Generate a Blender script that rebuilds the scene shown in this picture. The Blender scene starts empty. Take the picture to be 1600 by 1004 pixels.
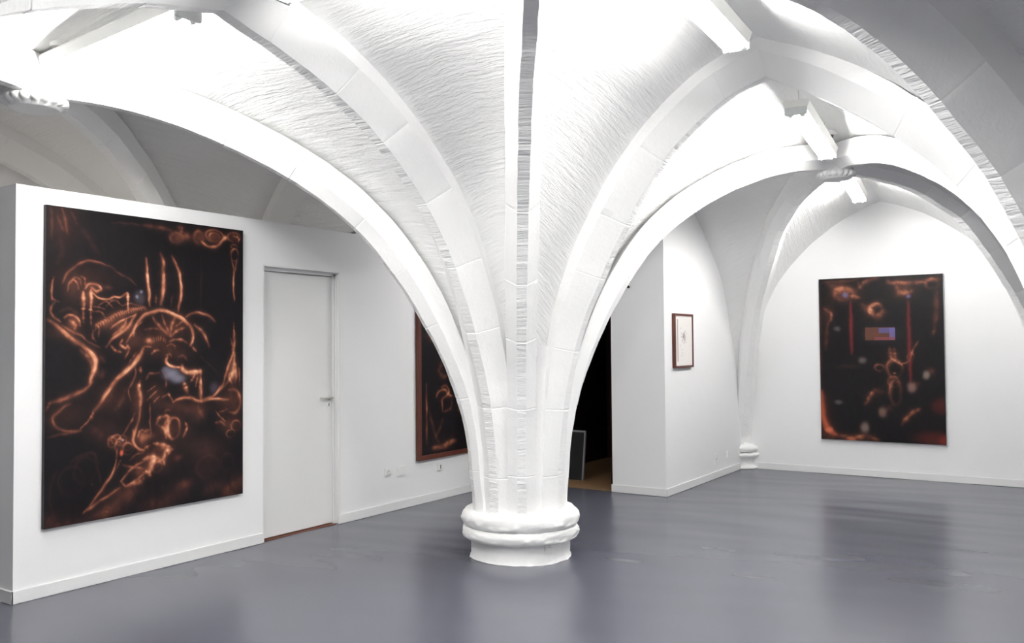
import bpy, bmesh, math, random
import numpy as np
from mathutils import Vector, Matrix, noise
random.seed(7)
scn = bpy.context.scene
C = scn.collection
# ------------------------------------------------------------------ camera
F_PX, PITCH, YAW, ROLL = 1339.08, .029, .583, -.0082
fw = Vector((-math.sin(YAW)*math.cos(PITCH), math.cos(YAW)*math.cos(PITCH), math.sin(PITCH)))
rt0 = Vector((math.cos(YAW), math.sin(YAW), 0)); up0 = rt0.cross(fw)
cr, sr = math.cos(ROLL), math.sin(ROLL)
rt = cr*rt0 + sr*up0; up = cr*up0 - sr*rt0
cd = bpy.data.cameras.new('camera'); cam = bpy.data.objects.new('camera', cd); C.objects.link(cam)
cd.sensor_width = 36; cd.lens = F_PX/1600*36; cd.clip_start = .05
M4 = Matrix((rt, up, -fw)).transposed().to_4x4(); M4.translation = Vector((0, 0, 1.5))
cam.matrix_world = M4
scn.camera = cam
# ------------------------------------------------------------------ world, exposure, lamp brightness
w = bpy.data.worlds.new('world'); scn.world = w; w.use_nodes = True
w.node_tree.nodes['Background'].inputs[0].default_value = (.8, .85, 1, 1)
w.node_tree.nodes['Background'].inputs[1].default_value = 0.0
scn.view_settings.view_transform = 'Standard'
scn.view_settings.look = 'None'
scn.view_settings.gamma = 1
scn.view_settings.exposure = 1.05
GLOBE_FILL = 5.5  # emission of the added, unseen globe behind the partition
TUBE = 70.0           # emission of the fluorescent tubes
scn.cycles.max_bounces = 10
scn.cycles.diffuse_bounces = 7
scn.cycles.glossy_bounces = 4
scn.cycles.use_denoising = True
scn.cycles.sample_clamp_indirect = 8

# ------------------------------------------------------------------ helpers
def obj(name, verts, faces, mat=None, parent=None, smooth=False, uvs=None):
    me = bpy.data.meshes.new(name); me.from_pydata([tuple(map(float, v)) for v in verts], [], faces)
    if uvs is not None:
        ul = me.uv_layers.new(name='UVMap')
        idx = np.zeros(len(me.loops), int); me.loops.foreach_get('vertex_index', idx)
        ul.data.foreach_set('uv', np.asarray(uvs, float)[idx].ravel())
    me.update()
    if smooth: me.polygons.foreach_set('use_smooth', [True]*len(me.polygons))
    o = bpy.data.objects.new(name, me); C.objects.link(o)
    if mat: me.materials.append(mat)
    if parent:
        o.parent = parent
    return o
def bmobj(name, bm, mat, parent=None, smooth=False):
    me = bpy.data.meshes.new(name); bmesh.ops.recalc_face_normals(bm, faces=bm.faces); bm.to_mesh(me); bm.free()
    if smooth: me.polygons.foreach_set('use_smooth', [True]*len(me.polygons))
    o = bpy.data.objects.new(name, me); C.objects.link(o); me.materials.append(mat)
    if parent: o.parent = parent
    return o
def empty(name, loc, rz=0):
    o = bpy.data.objects.new(name, None); C.objects.link(o); o.location = loc; o.rotation_euler = (0, 0, rz)
    o.empty_display_size = .1
    return o
def tag(o, label, cat, group=None):
    o['label'] = label; o['category'] = cat
    if group: o['group'] = group
    return o
def struct(o): o['kind'] = 'structure'; return o
def bm_box(bm, a, b, bevel=0):
    a = Vector(a); b = Vector(b); c = (a+b)/2; s = b-a
    r = bmesh.ops.create_cube(bm, size=1)
    for v in r['verts']: v.co = Vector((v.co.x*s.x+c.x, v.co.y*s.y+c.y, v.co.z*s.z+c.z))
    if bevel:
        es = {e for v in r['verts'] for e in v.link_edges}
        bmesh.ops.bevel(bm, geom=list(es), offset=bevel, segments=2, affect='EDGES')
def box(name, a, b, mat, parent=None, bevel=0):
    bm = bmesh.new(); bm_box(bm, a, b, bevel); return bmobj(name, bm, mat, parent)
def bm_cyl(bm, p, q, r, seg=16, r2=None):
    p = Vector(p); q = Vector(q); d = q-p
    m = Matrix.Translation((p+q)/2) @ d.to_track_quat('Z', 'Y').to_matrix().to_4x4()
    bmesh.ops.create_cone(bm, cap_ends=True, segments=seg, radius1=r, radius2=r if r2 is None else r2, depth=d.length, matrix=m)

# ------------------------------------------------------------------ materials
def mat(name, col, rough=.6, spec=.3):
    m = bpy.data.materials.new(name); m.use_nodes = True
    b = m.node_tree.nodes['Principled BSDF']
    b.inputs['Base Color'].default_value = (*col, 1); b.inputs['Roughness'].default_value = rough
    b.inputs['Specular IOR Level'].default_value = spec
    return m
class NT:
    def __init__(s, m): s.t = m.node_tree; s.b = s.t.nodes['Principled BSDF']
    def n(s, typ, **kw):
        nd = s.t.nodes.new(typ)
        for k, v in kw.items():
            if k.startswith('i_'):
                key = k[2:].replace('_', ' ')
                nd.inputs[int(key) if key.isdigit() else key].default_value = v
            else: setattr(nd, k, v)
        return nd
    def l(s, a, b): s.t.links.new(a, b)
    def noise(s, vec, scale, detail=3, rough=.5):
        nd = s.n('ShaderNodeTexNoise', i_Scale=scale, i_Detail=detail, i_Roughness=rough); s.l(vec, nd.inputs['Vector']); return nd.outputs['Fac']
    def math(s, op, a, b=None):
        nd = s.n('ShaderNodeMath', operation=op)
        for i, x in enumerate((a, b)):
            if x is None: continue
            if isinstance(x, (int, float)): nd.inputs[i].default_value = x
            else: s.l(x, nd.inputs[i])
        return nd.outputs[0]
    def mapping(s, vec, scale):
        nd = s.n('ShaderNodeMapping'); nd.inputs['Scale'].default_value = scale; s.l(vec, nd.inputs['Vector']); return nd.outputs[0]
    def bump(s, h, dist, strength=1, normal=None):
        nd = s.n('ShaderNodeBump'); nd.inputs['Distance'].default_value = dist; nd.inputs['Strength'].default_value = strength
        s.l(h, nd.inputs['Height'])
        if normal is not None: s.l(normal, nd.inputs['Normal'])
        s.l(nd.outputs[0], s.b.inputs['Normal']); return nd.outputs[0]
    def ramp(s, f, stops):
        nd = s.n('ShaderNodeValToRGB'); e = nd.color_ramp.elements
        while len(e) < len(stops): e.new(.5)
        for q, (p, c) in zip(e, stops): q.position = p; q.color = (*c, 1)
        s.l(f, nd.inputs[0]); return nd.outputs[0]

WHITE = (.90, .90, .895)
def m_wall():
    m = mat('white wall paint', (.88, .88, .885), .55, .3); t = NT(m)
    co = t.n('ShaderNodeNewGeometry').outputs['Position']
    h = t.math('ADD', t.noise(co, 2.5, 2), t.math('MULTIPLY', t.noise(co, 90, 2), .06))
    t.bump(h, .012, .6)
    return m
def m_stone(name, streak):
    """painted stone; streak: tooling marks and courses following the mesh UVs (metres)"""
    m = mat(name, WHITE, .62, .25); t = NT(m)
    co = t.n('ShaderNodeNewGeometry').outputs['Position']
    h = t.math('MULTIPLY', t.noise(co, 9, 4), .5)
    h = t.math('ADD', h, t.math('MULTIPLY', t.noise(co, 60, 3, .6), .12))
    nrm = t.bump(h, .018, .7)
    if streak:
        uv = t.n('ShaderNodeTexCoord').outputs['UV']
        wob = t.n('ShaderNodeTexNoise', i_Scale=2.2, i_Detail=3.0); t.l(co, wob.inputs['Vector'])
        add = t.n('ShaderNodeVectorMath', operation='MULTIPLY_ADD'); t.l(wob.outputs['Color'], add.inputs[0])
        add.inputs[1].default_value = (.12, .10, 0); t.l(uv, add.inputs[2]); v = add.outputs[0]
        s1 = t.noise(t.mapping(v, (6, 48, 1)), 1, 4, .65)
        s2 = t.noise(t.mapping(v, (2.2, 17, 1)), 1, 3, .55)
        s1 = t.math('POWER', s1, 1.6)
        mask = t.math('MULTIPLY', t.noise(co, 1.6, 2), 1.6)
        hh = t.math('ADD', t.math('MULTIPLY', s1, mask), t.math('MULTIPLY', s2, 1.1))
        # courses of stone
        sep = t.n('ShaderNodeSeparateXYZ'); t.l(v, sep.inputs[0])
        fr = t.math('FRACT', t.math('MULTIPLY', sep.outputs[1], 3.6))
        ln = t.math('LESS_THAN', t.math('ABSOLUTE', t.math('SUBTRACT', fr, .5)), .022)
        ln = t.math('MULTIPLY', ln, t.math('GREATER_THAN', t.noise(co, 2.7, 2), .47))
        hh = t.math('SUBTRACT', hh, t.math('MULTIPLY', ln, .55))
        t.bump(hh, streak, .9, nrm)
    return m
def m_floor():
    m = mat('grey floor paint', (.094, .098, .124), .27, .5); t = NT(m)
    return m
MW = m_wall(); MS = m_stone('painted rib stone', 0); MV = m_stone('painted vault stone', .0105); MSO = m_stone('painted rib stone tooled', .013)
MF = m_floor()
MT = mat('white satin trim', (.82, .82, .82), .4, .4)
MD = mat('white door paint', (.80, .80, .795), .45, .4)
MBRN = mat('brown wooden floor', (.23, .14, .07), .5, .3)
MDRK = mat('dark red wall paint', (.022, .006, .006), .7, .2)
MBLK = mat('black matte', (.012, .012, .012), .5, .3)
MGRY = mat('grey aluminium edge', (.25, .25, .26), .4, .4)
MHOU = mat('white enamelled steel', (.78, .78, .76), .4, .4)
MCAP = mat('grey end cap', (.62, .64, .64), .5, .3)
MPL = mat('white plastic', (.86, .86, .85), .35, .4)
MPL2 = mat('brown plastic lens', (.12, .08, .06), .4, .4)
MSTEEL = mat('brushed light metal', (.62, .61, .56), .3, .5); MSTEEL.node_tree.nodes['Principled BSDF'].inputs['Metallic'].default_value = .6
MFR = mat('dark red brown wood', (.10, .028, .018), .4, .4)
NT(MFR).bump(NT(MFR).noise(NT(MFR).n('ShaderNodeNewGeometry').outputs['Position'], 60, 3), .002)
MEDG = mat('dark canvas edge', (.018, .014, .018), .5, .3)
MPAP = mat('white paper', (.82, .80, .77), .7, .2)
ME = bpy.data.materials.new('lit fluorescent tube'); ME.use_nodes = True
_nt = ME.node_tree; _nt.nodes.clear(); _o = _nt.nodes.new('ShaderNodeOutputMaterial'); _e = _nt.nodes.new('ShaderNodeEmission')
_e.inputs[0].default_value = (1, .985, .955, 1); _e.inputs[1].default_value = TUBE; _nt.links.new(_e.outputs[0], _o.inputs[0])
def art_mat(name, sheen=.22):
    m = mat(name, (.02, .02, .02), .42, sheen); t = NT(m)
    a = t.n('ShaderNodeVertexColor'); a.layer_name = 'paint'; t.l(a.outputs[0], t.b.inputs['Base Color'])
    return m

# ------------------------------------------------------------------ floor and walls
Z_TOP = 3.6
XL, YP, YB, XR = -5.29, 7.95, 10.33, -3.43
Y0 = 2.634; PT = 2.50
FX = np.r_[np.linspace(-7.2, -5.4, 8), np.linspace(-5.29, 1.2, 150), np.linspace(1.5, 4.3, 12)]; FY = np.r_[np.linspace(-5.5, 1.4, 30), np.linspace(1.5, 10.34, 300)]
gx, gy = np.meshgrid(FX, FY)
# trowelled unevenness of the poured floor, a millimetre or so
gz = .0009*np.sin(1.3*gx+7.9*gy+1.4*np.sin(1.1*gx+.3*gy))+.0007*np.sin(-2.1*gx+12.1*gy+2.0*np.sin(1.7*gx-1.3*gy))+.0009*np.sin(2.3*gx+1.2*gy)*np.sin(3.1*gy-1.1*gx+1)
for _k in range(10):
    _a, _b, _c = random.uniform(-5, 5), random.uniform(9, 26), random.uniform(0, 6)
    gz += .00022*np.sin(_a*gx+_b*gy+_c+1.8*np.sin(random.uniform(1, 3)*gx+random.uniform(-2, 2)*gy))*(.5+.5*np.sin(random.uniform(1, 2)*gx+random.uniform(.6, 1.5)*gy+_c))
nx_ = len(FX); ny_ = len(FY)
struct(obj('floor', np.c_[gx.ravel(), gy.ravel(), gz.ravel()-.001], [(j*nx_+i, j*nx_+i+1, (j+1)*nx_+i+1, (j+1)*nx_+i) for j in range(ny_-1) for i in range(nx_-1)], MF, None, True))
struct(box('wall_back', (-7.2, YB, 0), (4.3, YB+.3, Z_TOP), MW))
struct(box('wall_west', (-7.2, -5.5, 0), (-7.0, YB, Z_TOP), MW))
struct(box('wall_right', (4.1, -5.5, 0), (4.3, YB, Z_TOP), MW))
struct(box('wall_front', (-7.0, -5.5, 0), (4.1, -5.3, Z_TOP), MW))
# free-standing partition on the left, with the door opening
DY0, DY1, DZ = 4.50, 5.335, 2.155
bm = bmesh.new()
bm_box(bm, (XL-.12, Y0, 0), (XL, DY0, PT)); bm_box(bm, (XL-.12, DY1, 0), (XL, YP+.12, PT)); bm_box(bm, (XL-.12, DY0, DZ), (XL, DY1, PT))
bm_box(bm, (-6.99, Y0, 0), (XL-.12, Y0+.12, PT))
struct(bmobj('wall_left', bm, MW))
# wall with the dark doorway, and the solid pier beside it
bm = bmesh.new()
bm_box(bm, (XL, YP, 2.2), (-4.02, YP+.12, PT))
struct(bmobj('wall_passage', bm, MW))
struct(box('wall_pier', (-4.02, YP, 0), (XR, YB, Z_TOP), MW))
# dark room behind the doorway
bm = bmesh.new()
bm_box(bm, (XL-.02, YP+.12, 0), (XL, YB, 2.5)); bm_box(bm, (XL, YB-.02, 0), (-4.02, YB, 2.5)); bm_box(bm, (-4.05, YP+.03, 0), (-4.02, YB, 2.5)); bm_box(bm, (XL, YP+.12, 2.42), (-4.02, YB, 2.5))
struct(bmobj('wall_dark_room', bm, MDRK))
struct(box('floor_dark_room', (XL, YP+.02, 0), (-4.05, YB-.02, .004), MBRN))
# baseboards
def base(name, segs):
    bm = bmesh.new()
    for a, b in segs: bm_box(bm, (*a, 0), (*b, .078), .003)
    struct(bmobj(name, bm, MT))
base('baseboard_left', [((XL, Y0-.012), (XL+.012, DY0-.005)), ((XL, DY1-.03), (XL+.012, YP)), ((-6.99, Y0-.012), (XL+.012, Y0))])
base('baseboard_pier', [((-4.03, YP-.012), (XR+.012, YP)), ((XR, YP-.012), (XR+.012, YB-.17))])
base('baseboard_back', [((XR+.17, YB-.012), (4.1, YB))])

# door
dr = struct(empty('door_1', (XL-.06, 0, 0)))
def dbox(name, a, b, m, bev=.002, parent=dr):
    return box(name, (a[0]+.06-XL, a[1], a[2]), (b[0]+.06-XL, b[1], b[2]), m, parent, bev)
dbox('leaf', (XL-.10, DY0+.02, .012), (XL-.060, DY1-.035, DZ-.05), MD)
bm = bmesh.new()
for a, b in (((-.115, DY0, 0), (-.0, DY0+.014, DZ)), ((-.115, DY1-.014, 0), (.004, DY1, DZ)), ((-.115, DY0, DZ-.014), (.004, DY1, DZ)),
             ((-.115, DY1-.034, 0), (-.045, DY1-.014, DZ-.014)), ((-.115, DY0+.014, DZ-.040), (-.045, DY1-.014, DZ-.014)),
             ((-.115, DY1-.046, 0), (-.100, DY1-.03, DZ-.014)), ((-.03, DY1-.022, 0), (-.02, DY1-.014, DZ-.014)), ((-.03, DY0+.014, DZ-.022), (-.02, DY1-.014, DZ-.014))):
    bm_box(bm, (a[0]+.06, a[1], a[2]), (b[0]+.06, b[1], b[2]), .0015)
bmobj('frame', bm, MT, dr)
bm = bmesh.new(); hy, hz = DY1-.075, 1.075
bm_box(bm, (0, hy-.013, hz-.02), (.006, hy+.013, hz+.02), .002)
bm_cyl(bm, (.0, hy, hz), (.045, hy, hz), .008); bm_cyl(bm, (.042, hy+.008, hz), (.045, hy-.115, hz+.004), .0085); bm_cyl(bm, (.045, hy-.115, hz+.004), (.028, hy-.122, hz+.004), .008)
h = bmobj('handle', bm, MSTEEL, dr, True); h['label'] = 'pale metal lever handle'
bm = bmesh.new(); bm_cyl(bm, (0, hy-.005, 1.012), (.006, hy-.005, 1.012), .022, 24)
k = bmobj('keyhole_plate', bm, MPL, dr)
bm = bmesh.new(); bm_box(bm, (.006, hy-.008, 1.002), (.0075, hy-.002, 1.024)); bm_cyl(bm, (.006, hy-.005, 1.022), (.0075, hy-.005, 1.022), .0055)
bmobj('keyhole', bm, MBLK, k)
struct(box('trim_1', (XL-.11, DY0+.01, 0), (XL-.02, DY1-.03, .003), mat('brown threshold strip', (.16, .06, .035), .5)))

# ------------------------------------------------------------------ vaults
T0 = [(.33, .12), (.34, .45), (.36, .8), (.42, 1.2), (.547, 1.62), (.70, 1.95), (.825, 2.20), (.995, 2.475), (1.2, 2.735), (1.43, 2.93), (1.64, 3.06), (1.85, 3.125)]
TR = [(.33, .12), (.34, .8), (.37, 1.2), (.50, 1.76), (.64, 2.08), (.8, 2.307), (1.02, 2.554), (1.31, 2.80), (1.6, 2.99), (1.85, 3.125)]
L0 = [(.33, .12), (.345, .45), (.37, .8), (.47, 1.25), (.58, 1.55), (.71, 1.82), (.916, 2.166), (1.23, 2.50), (1.68, 2.80), (2.2, 3.0), (2.63, 3.11)]
D0 = [(.345, .12), (.36, .40), (.38, .6), (.40, .8), (.445, 1.02), (.52, 1.26), (.612, 1.47), (.79, 1.79), (.97, 2.05), (1.20, 2.31), (1.495, 2.53), (1.83, 2.715), (2.13, 2.84), (2.39, 2.92), (2.7, 2.975), (3.05, 3.0)]
DM = [(.345, .12), (.38, .8), (.50, 1.35), (.66, 1.75), (.92, 2.14), (1.06, 2.31), (1.24, 2.475), (1.46, 2.65), (1.70, 2.79), (1.94, 2.88), (2.4, 2.95), (3.05, 3.0)]
DN = [(.13, .12), (.21, .35), (.33, .8), (.447, 1.15), (.62, 1.55), (.83, 1.89), (1.09, 2.17), (1.56, 2.60), (1.88, 2.76), (2.4, 2.92), (3.2, 3.0)]
TW = [(.10, .12), (.14, .8), (.26, 1.5), (.42, 2.03), (.79, 2.53), (1.16, 2.84), (1.45, 3.0), (1.70, 3.10)]       # web against the end wall
LW = [(.10, .12), (.2, .8), (.45, 1.45), (.73, 2.13), (1.09, 2.5), (1.6, 2.89), (2.1, 3.05), (2.6, 3.12)]
def dense(pts, n=90, ztop=None):
    p = np.array(pts, float); q = np.vstack([2*p[0]-p[1], p, 2*p[-1]-p[-2]])
    out = []
    for i in range(1, len(q)-2):
        a, b, c, d = q[i-1], q[i], q[i+1], q[i+2]
        for t in np.linspace(0, 1, 16, endpoint=False):
            out.append(.5*((2*b)+(-a+c)*t+(2*a-5*b+4*c-d)*t*t+(-a+3*b-3*c+d)*t**3))
    out.append(p[-1]); out = np.array(out)
    s = np.r_[0, np.cumsum(np.linalg.norm(np.diff(out, axis=0), axis=1))]
    u = np.linspace(0, s[-1], n)
    return np.c_[np.interp(u, s, out[:, 0]), np.interp(u, s, out[:, 1])]
def scaled(prof, h):
    h0 = prof[-1][0]; s0 = prof[0][0]
    return [(s0+(s-s0)*(h-s0)/(h0-s0), z) for s, z in prof]
def kz(z):
    t = min(max((z-.5)/1.7, 0), 1); t = t*t*(3-2*t); return .38+.62*t
def normals(c, flat=False):
    t = np.gradient(c, axis=0); t /= np.linalg.norm(t, axis=1)[:, None]
    if flat:      # both halves of an arch or a diagonal meet plumb at the crown
        f = np.clip((np.linspace(0, 1, len(c))-.8)/.2, 0, 1)[:, None]; f = f*f*(3-2*f)
        t = t*(1-f)+np.array([[1., 0.]])*f; t /= np.linalg.norm(t, axis=1)[:, None]
    return np.c_[-t[:, 1], t[:, 0]]
def wobble(v, amp=1.0):
    v = Vector(v)
    a = noise.noise(v*2.3)*.008 + noise.noise(v*8)*.004 + noise.noise(v*23)*.002
    b = noise.noise(v*2.3+Vector((9, 3, 5)))*.008 + noise.noise(v*8+Vector((9, 3, 5)))*.004
    c = noise.noise(v*2.3+Vector((1, 7, 2)))*.006 + noise.noise(v*8+Vector((4, 3, 5)))*.003
    return v + Vector((a, b, c))*amp
DEP = {'T': .20, 'L': .20, 'D': .19, 'XP': .32, 'XM': .32}
SEC = {'X': (0, 0, 0), 'T': (.038, .165, .135), 'L': (.038, .165, .135), 'D': (.034, .105, .075)}
def rib_section(kind):
    w0, w1, ch = SEC[kind[0]]; d = DEP[kind]+.02
    if kind[0] == 'X':      # heavier on the side of the right-hand cell
        g = .17; pts = [(-.105, d), (-.105, .15), (-.105, .075), (-.034, 0), (0, 0), (.034, 0), (.08, .06), (.13, .125), (g, .18), (g, .25), (g, d)]
        return pts if kind == 'XP' else [(-a, b) for a, b in pts][::-1]
    pts = [(-w1, d), (-w1, (d+ch)/2), (-w1, ch)]
    for t in (.25, .5, .75): pts.append((-w1+(w1-w0)*t, ch*(1-t)))
    pts += [(-w0, 0), (0, 0), (w0, 0)]
    for t in (.25, .5, .75): pts.append((w0+(w1-w0)*t, ch*t))
    pts += [(w1, ch), (w1, (d+ch)/2), (w1, d)]
    return pts
def rib_geo(node, end, prof, kind, zlo, zhi, seed, V, Fc, U):
    node = Vector((*node, 0)); d = Vector((*end, 0))-node; h = d.length; d.normalize(); lat = Vector((-d.y, d.x, 0))
    c = dense(scaled(prof, h), 400); s = np.r_[0, np.cumsum(np.linalg.norm(np.diff(c, axis=0), axis=1))]; nn = normals(c, True)
    # ring positions with narrow grooves at the stone joints
    rs = list(np.arange(0, s[-1], .05))+[s[-1]]; groove = {}
    rng = random.Random(seed); g = .38+rng.random()*.2
    while g < s[-1]-.2:
        for dx, a in ((-.006, 0), (-.001, 1), (.001, 1), (.006, 0)): groove[g+dx] = a
        g += .40+rng.random()*.16
    rs = sorted([r for r in rs if all(abs(r-q) > .008 for q in groove)]+list(groove))
    sec = rib_section(kind); base = None; n = len(sec); zz = [np.interp(r, s, c[:, 1]) for r in rs]
    k0 = next(i for i, z in enumerate(zz) if z > zlo); k1 = next((i for i, z in enumerate(zz) if z > zhi), len(rs)-1)
    for r in rs[k0:k1+1]:
        cs, cz = np.interp(r, s, c[:, 0]), np.interp(r, s, c[:, 1])
        ns, nz = np.interp(r, s, nn[:, 0]), np.interp(r, s, nn[:, 1]); k = kz(cz); gr = .0035*groove.get(r, 0)
        row = len(V)
        for j, (l, m) in enumerate(sec):
            mm = m*k+gr; ll = l*(.82+.18*k)
            p = node + d*(cs+ns*mm) + lat*ll; p.z = cz+nz*mm
            V.append(wobble(p)); U.append((l+m*(1 if l > 0 else -1), r))
        if base is not None:
            for j in range(n-1): Fc.append((base+j, row+j, row+j+1, base+j+1))
        base = row
def web_geo(node, endA, profA, dA, endD, profD, V, Fc, U, nu=60, nv=16, wob=1.0, dD=.19):
    """ruled stone web between an arch (half span) and a diagonal rib"""
    def curve(end, prof, dep):
        n0 = Vector((*node, 0)); d = Vector((*end, 0))-n0; h = d.length; d.normalize()
        c = dense(scaled(prof, h), 200); nn = normals(c, True)
        o = np.array([[p[0]+n[0]*dep*(kz(p[1]) if dep else 0), p[1]+n[1]*dep*(kz(p[1]) if dep else 0)] for p, n in zip(c, nn)])
        o[:, 0] = np.minimum(o[:, 0], h)
        s = np.r_[0, np.cumsum(np.linalg.norm(np.diff(o, axis=0), axis=1))]; u = np.linspace(0, s[-1], nu)
        cs, cz = np.interp(u, s, o[:, 0]), np.interp(u, s, o[:, 1])
        return [n0+d*a+Vector((0, 0, b)) for a, b in zip(cs, cz)], u
    A, ua = curve(endA, profA, dA); D, ud = curve(endD, profD, dD)
    base = len(V)
    for i in range(nu):
        for j in range(nv):
            t = j/(nv-1); p = A[i].lerp(D[i], t)
            w_ = (A[i]-D[i]).length
            bulge = min(w_*.05, .07)*4*t*(1-t); f = i/(nu-1)
            p = p + Vector((0, 0, bulge*(.3+.7*f)))
            V.append(wobble(p, wob)); U.append((t*w_, .5*(ua[i]+ud[i])))
    for i in range(nu-1):
        for j in range(nv-1):
            a = base+i*nv+j; Fc.append((a, a+1, a+nv+1, a+nv))

NW = {'S0': (-3.4, 0.0), 'S1': (1.0, -.9), 'A': (-3.4, 5.25), 'E1': (.3, 5.17), 'W0': (-6.77, 0.0), 'W1': (-6.77, 5.25), 'N0': (-3.51, 10.42), 'N1': (-.05, 10.42), 'W2': (-6.77, 10.42),
      'Z0': (-6.77, -5.2), 'Z1': (-3.4, -5.2), 'Z2': (.9, -5.2), 'Z3': (4.1, -5.2), 'Q1': (4.1, -.1), 'Q2': (4.1, 5.2), 'Q3': (4.1, 10.42)}
KEY = {'M': (-1.57, 2.56), 'R': (-1.72, 7.76), 'L': (-5.1, 2.64), 'LR': (-5.1, 7.8), 'SM': (-1.5, -2.6), 'SL': (-5.1, -2.6), 'QM': (2.3, 2.6), 'QR': (2.1, 7.8), 'QS': (2.3, -2.6)}
# key: bay -> corners counter-clockwise SW, SE, NE, NW
BAY = {'M': ('S0', 'S1', 'E1', 'A'), 'R': ('A', 'E1', 'N1', 'N0'), 'L': ('W0', 'S0', 'A', 'W1'), 'LR': ('W1', 'A', 'N0', 'W2'),
       'SM': ('Z1', 'Z2', 'S1', 'S0'), 'SL': ('Z0', 'Z1', 'S0', 'W0'), 'QM': ('S1', 'Q1', 'Q2', 'E1'), 'QR': ('E1', 'Q2', 'Q3', 'N1'), 'QS': ('Z2', 'Z3', 'Q1', 'S1')}
NEAR = {'M', 'R', 'L'}
def mid(a, b): a, b = NW[a], NW[b]; return ((a[0]+b[0])/2, (a[1]+b[1])/2)
def arch_prof(n, o, bay):
    """profile, web depth for the half arch leaving node n towards node o"""
    horiz = abs(NW[n][0]-NW[o][0]) > abs(NW[n][1]-NW[o][1])
    if horiz:
        if bay in ('R',) and n in ('N0', 'N1') and o in ('N0', 'N1'): return TW, 0
        if (n, o) == ('E1', 'A'): return TR, DEP['T']
        return T0, DEP['T']
    if bay == 'R' and n == 'N0': return LW, 0
    return L0, DEP['L']
def diag_prof(n, bay):
    if bay == 'M' and n == 'E1': return DM
    if bay in ('R', 'LR', 'QR') and n in ('N0', 'N1', 'W2', 'Q3'): return DN
    return D0
wv, wf, wu = [], [], []
for bname, cs in BAY.items():
    nu, nv = (80, 22) if bname in NEAR else (36, 8)
    for i in range(4):
        n, nx, pv = cs[i], cs[(i+1) % 4], cs[(i-1) % 4]
        for o in (nx, pv):
            pr, dp = arch_prof(n, o, bname)
            e = mid(n, o)
            if bname == 'R' and {n, o} == {'N0', 'A'}: e = (-3.44, 7.83)
            if bname == 'R' and n in ('N0', 'N1') and o in ('N0', 'N1'): e = (-1.82, 10.36)
            web_geo(NW[n], e, pr, dp, KEY[bname], diag_prof(n, bname), wv, wf, wu, nu, nv, dD=.31 if bname == 'M' and {n, o} == {'E1', 'S1'} else .19)
ceiling = struct(obj('ceiling', wv, wf, MV, None, True, wu))
# ribs: above the joint at 1 m they belong to the vault; those of the middle pillar go down as its shaft
ZJ = 1.0
def rib_obj(parent, lst, name='rib', zlo=0, zhi=9, smooth=True):
    V, Fc, U = [], [], []
    for q in lst: rib_geo(*q[:4], zlo, zhi, q[4], V, Fc, U)
    o = obj(name, V, Fc, MS, parent, True, U)
    me = o.data
    if len(me.materials) == 1: me.materials.append(MSO)
    me.set_sharp_from_angle(angle=math.radians(24))
    for p in me.polygons:       # the narrow soffit carries the tooling marks
        us = [abs(U[i][0]) for i in p.vertices]
        if max(us) < .045: p.material_index = 1
    return o
seen = set(); seed = 0; shaft = []
for bname, cs in BAY.items():
    for i in range(4):
        n = cs[i]; seed += 1
        if n[0] == 'Z' or n[0] == 'Q': pass
        q = (NW[n], KEY[bname], diag_prof(n, bname), {('M', 'E1'): 'XP', ('M', 'S1'): 'XM'}.get((bname, n), 'D'), seed)
        rib_obj(ceiling, [q], zlo=ZJ if n == 'A' else .0)
        if n == 'A': shaft.append(q)
        o = cs[(i+1) % 4]
        for a, b in ((n, o), (o, n)):
            if (a, b) in seen: continue
            seen.add((a, b)); seed += 1
            if {a, b} in ({'N0', 'N1'}, {'W2', 'N0'}, {'N1', 'Q3'}) or (a, b) == ('N0', 'A'): continue
            if a[0] == 'Z' and b[0] == 'Z': continue
            if a[0] == 'Q' and b[0] == 'Q': continue
            pr, dp = arch_prof(a, b, bname); kd = 'T' if abs(NW[a][0]-NW[b][0]) > abs(NW[a][1]-NW[b][1]) else 'L'
            q = (NW[a], mid(a, b), pr, kd, seed)
            rib_obj(ceiling, [q], zlo=ZJ if a == 'A' else .0)
            if a == 'A': shaft.append(q)
# bosses where the diagonals meet
def lathe(V, Fc, prof, cx, cy, seg=64, jag=None, amp=.006, z0=0):
    base = len(V); n = len(prof)
    for i, (r, z) in enumerate(prof):
        for j in range(seg):
            a = 2*math.pi*j/seg; rr = r; zz = z
            if jag: rr, zz = jag(i, a, r, z)
            p = Vector((cx+rr*math.cos(a), cy+rr*math.sin(a), z0+zz))
            q = wobble(p, amp/.006) if r > .001 else p
            V.append(q)
    for i in range(n-1):
        for j in range(seg):
            a = base+i*seg+j; b = base+i*seg+(j+1) % seg; Fc.append((a, b, b+seg, a+seg))
def boss(kx, ky, z, R):
    V, Fc = [], []
    pr = [(.0, 0), (R*.45, 0), (R*.68, .0), (R*.74, .004), (R*.78, .014), (R*.86, .018), (R*.96, .026), (R*1.0, .042), (R*.97, .060), (R*.88, .070), (R*.84, .085), (R*.8, .11), (R*.78, .22)]
    def jag(i, a, r, zz):
        if 5 <= i <= 9:
            s = abs(math.sin(a*10+.15*math.sin(3*a)))**.6; k = noise.noise(Vector((math.cos(a)*4+kx, math.sin(a)*4, 0)))
            return r*(1-.085*(1-s)-.03*k), zz+.008*(1-s)+.004*k
        return r, zz
    lathe(V, Fc, pr, kx, ky, 200, jag, .003, z)
    return obj('boss', V, Fc, MS, ceiling, True)
boss(KEY['L'][0]+.0, KEY['L'][1], 2.915, .185); boss(*KEY['R'], 2.925, .165); boss(*KEY['M'], 2.92, .17); boss(*KEY['LR'], 2.92, .17)

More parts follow.
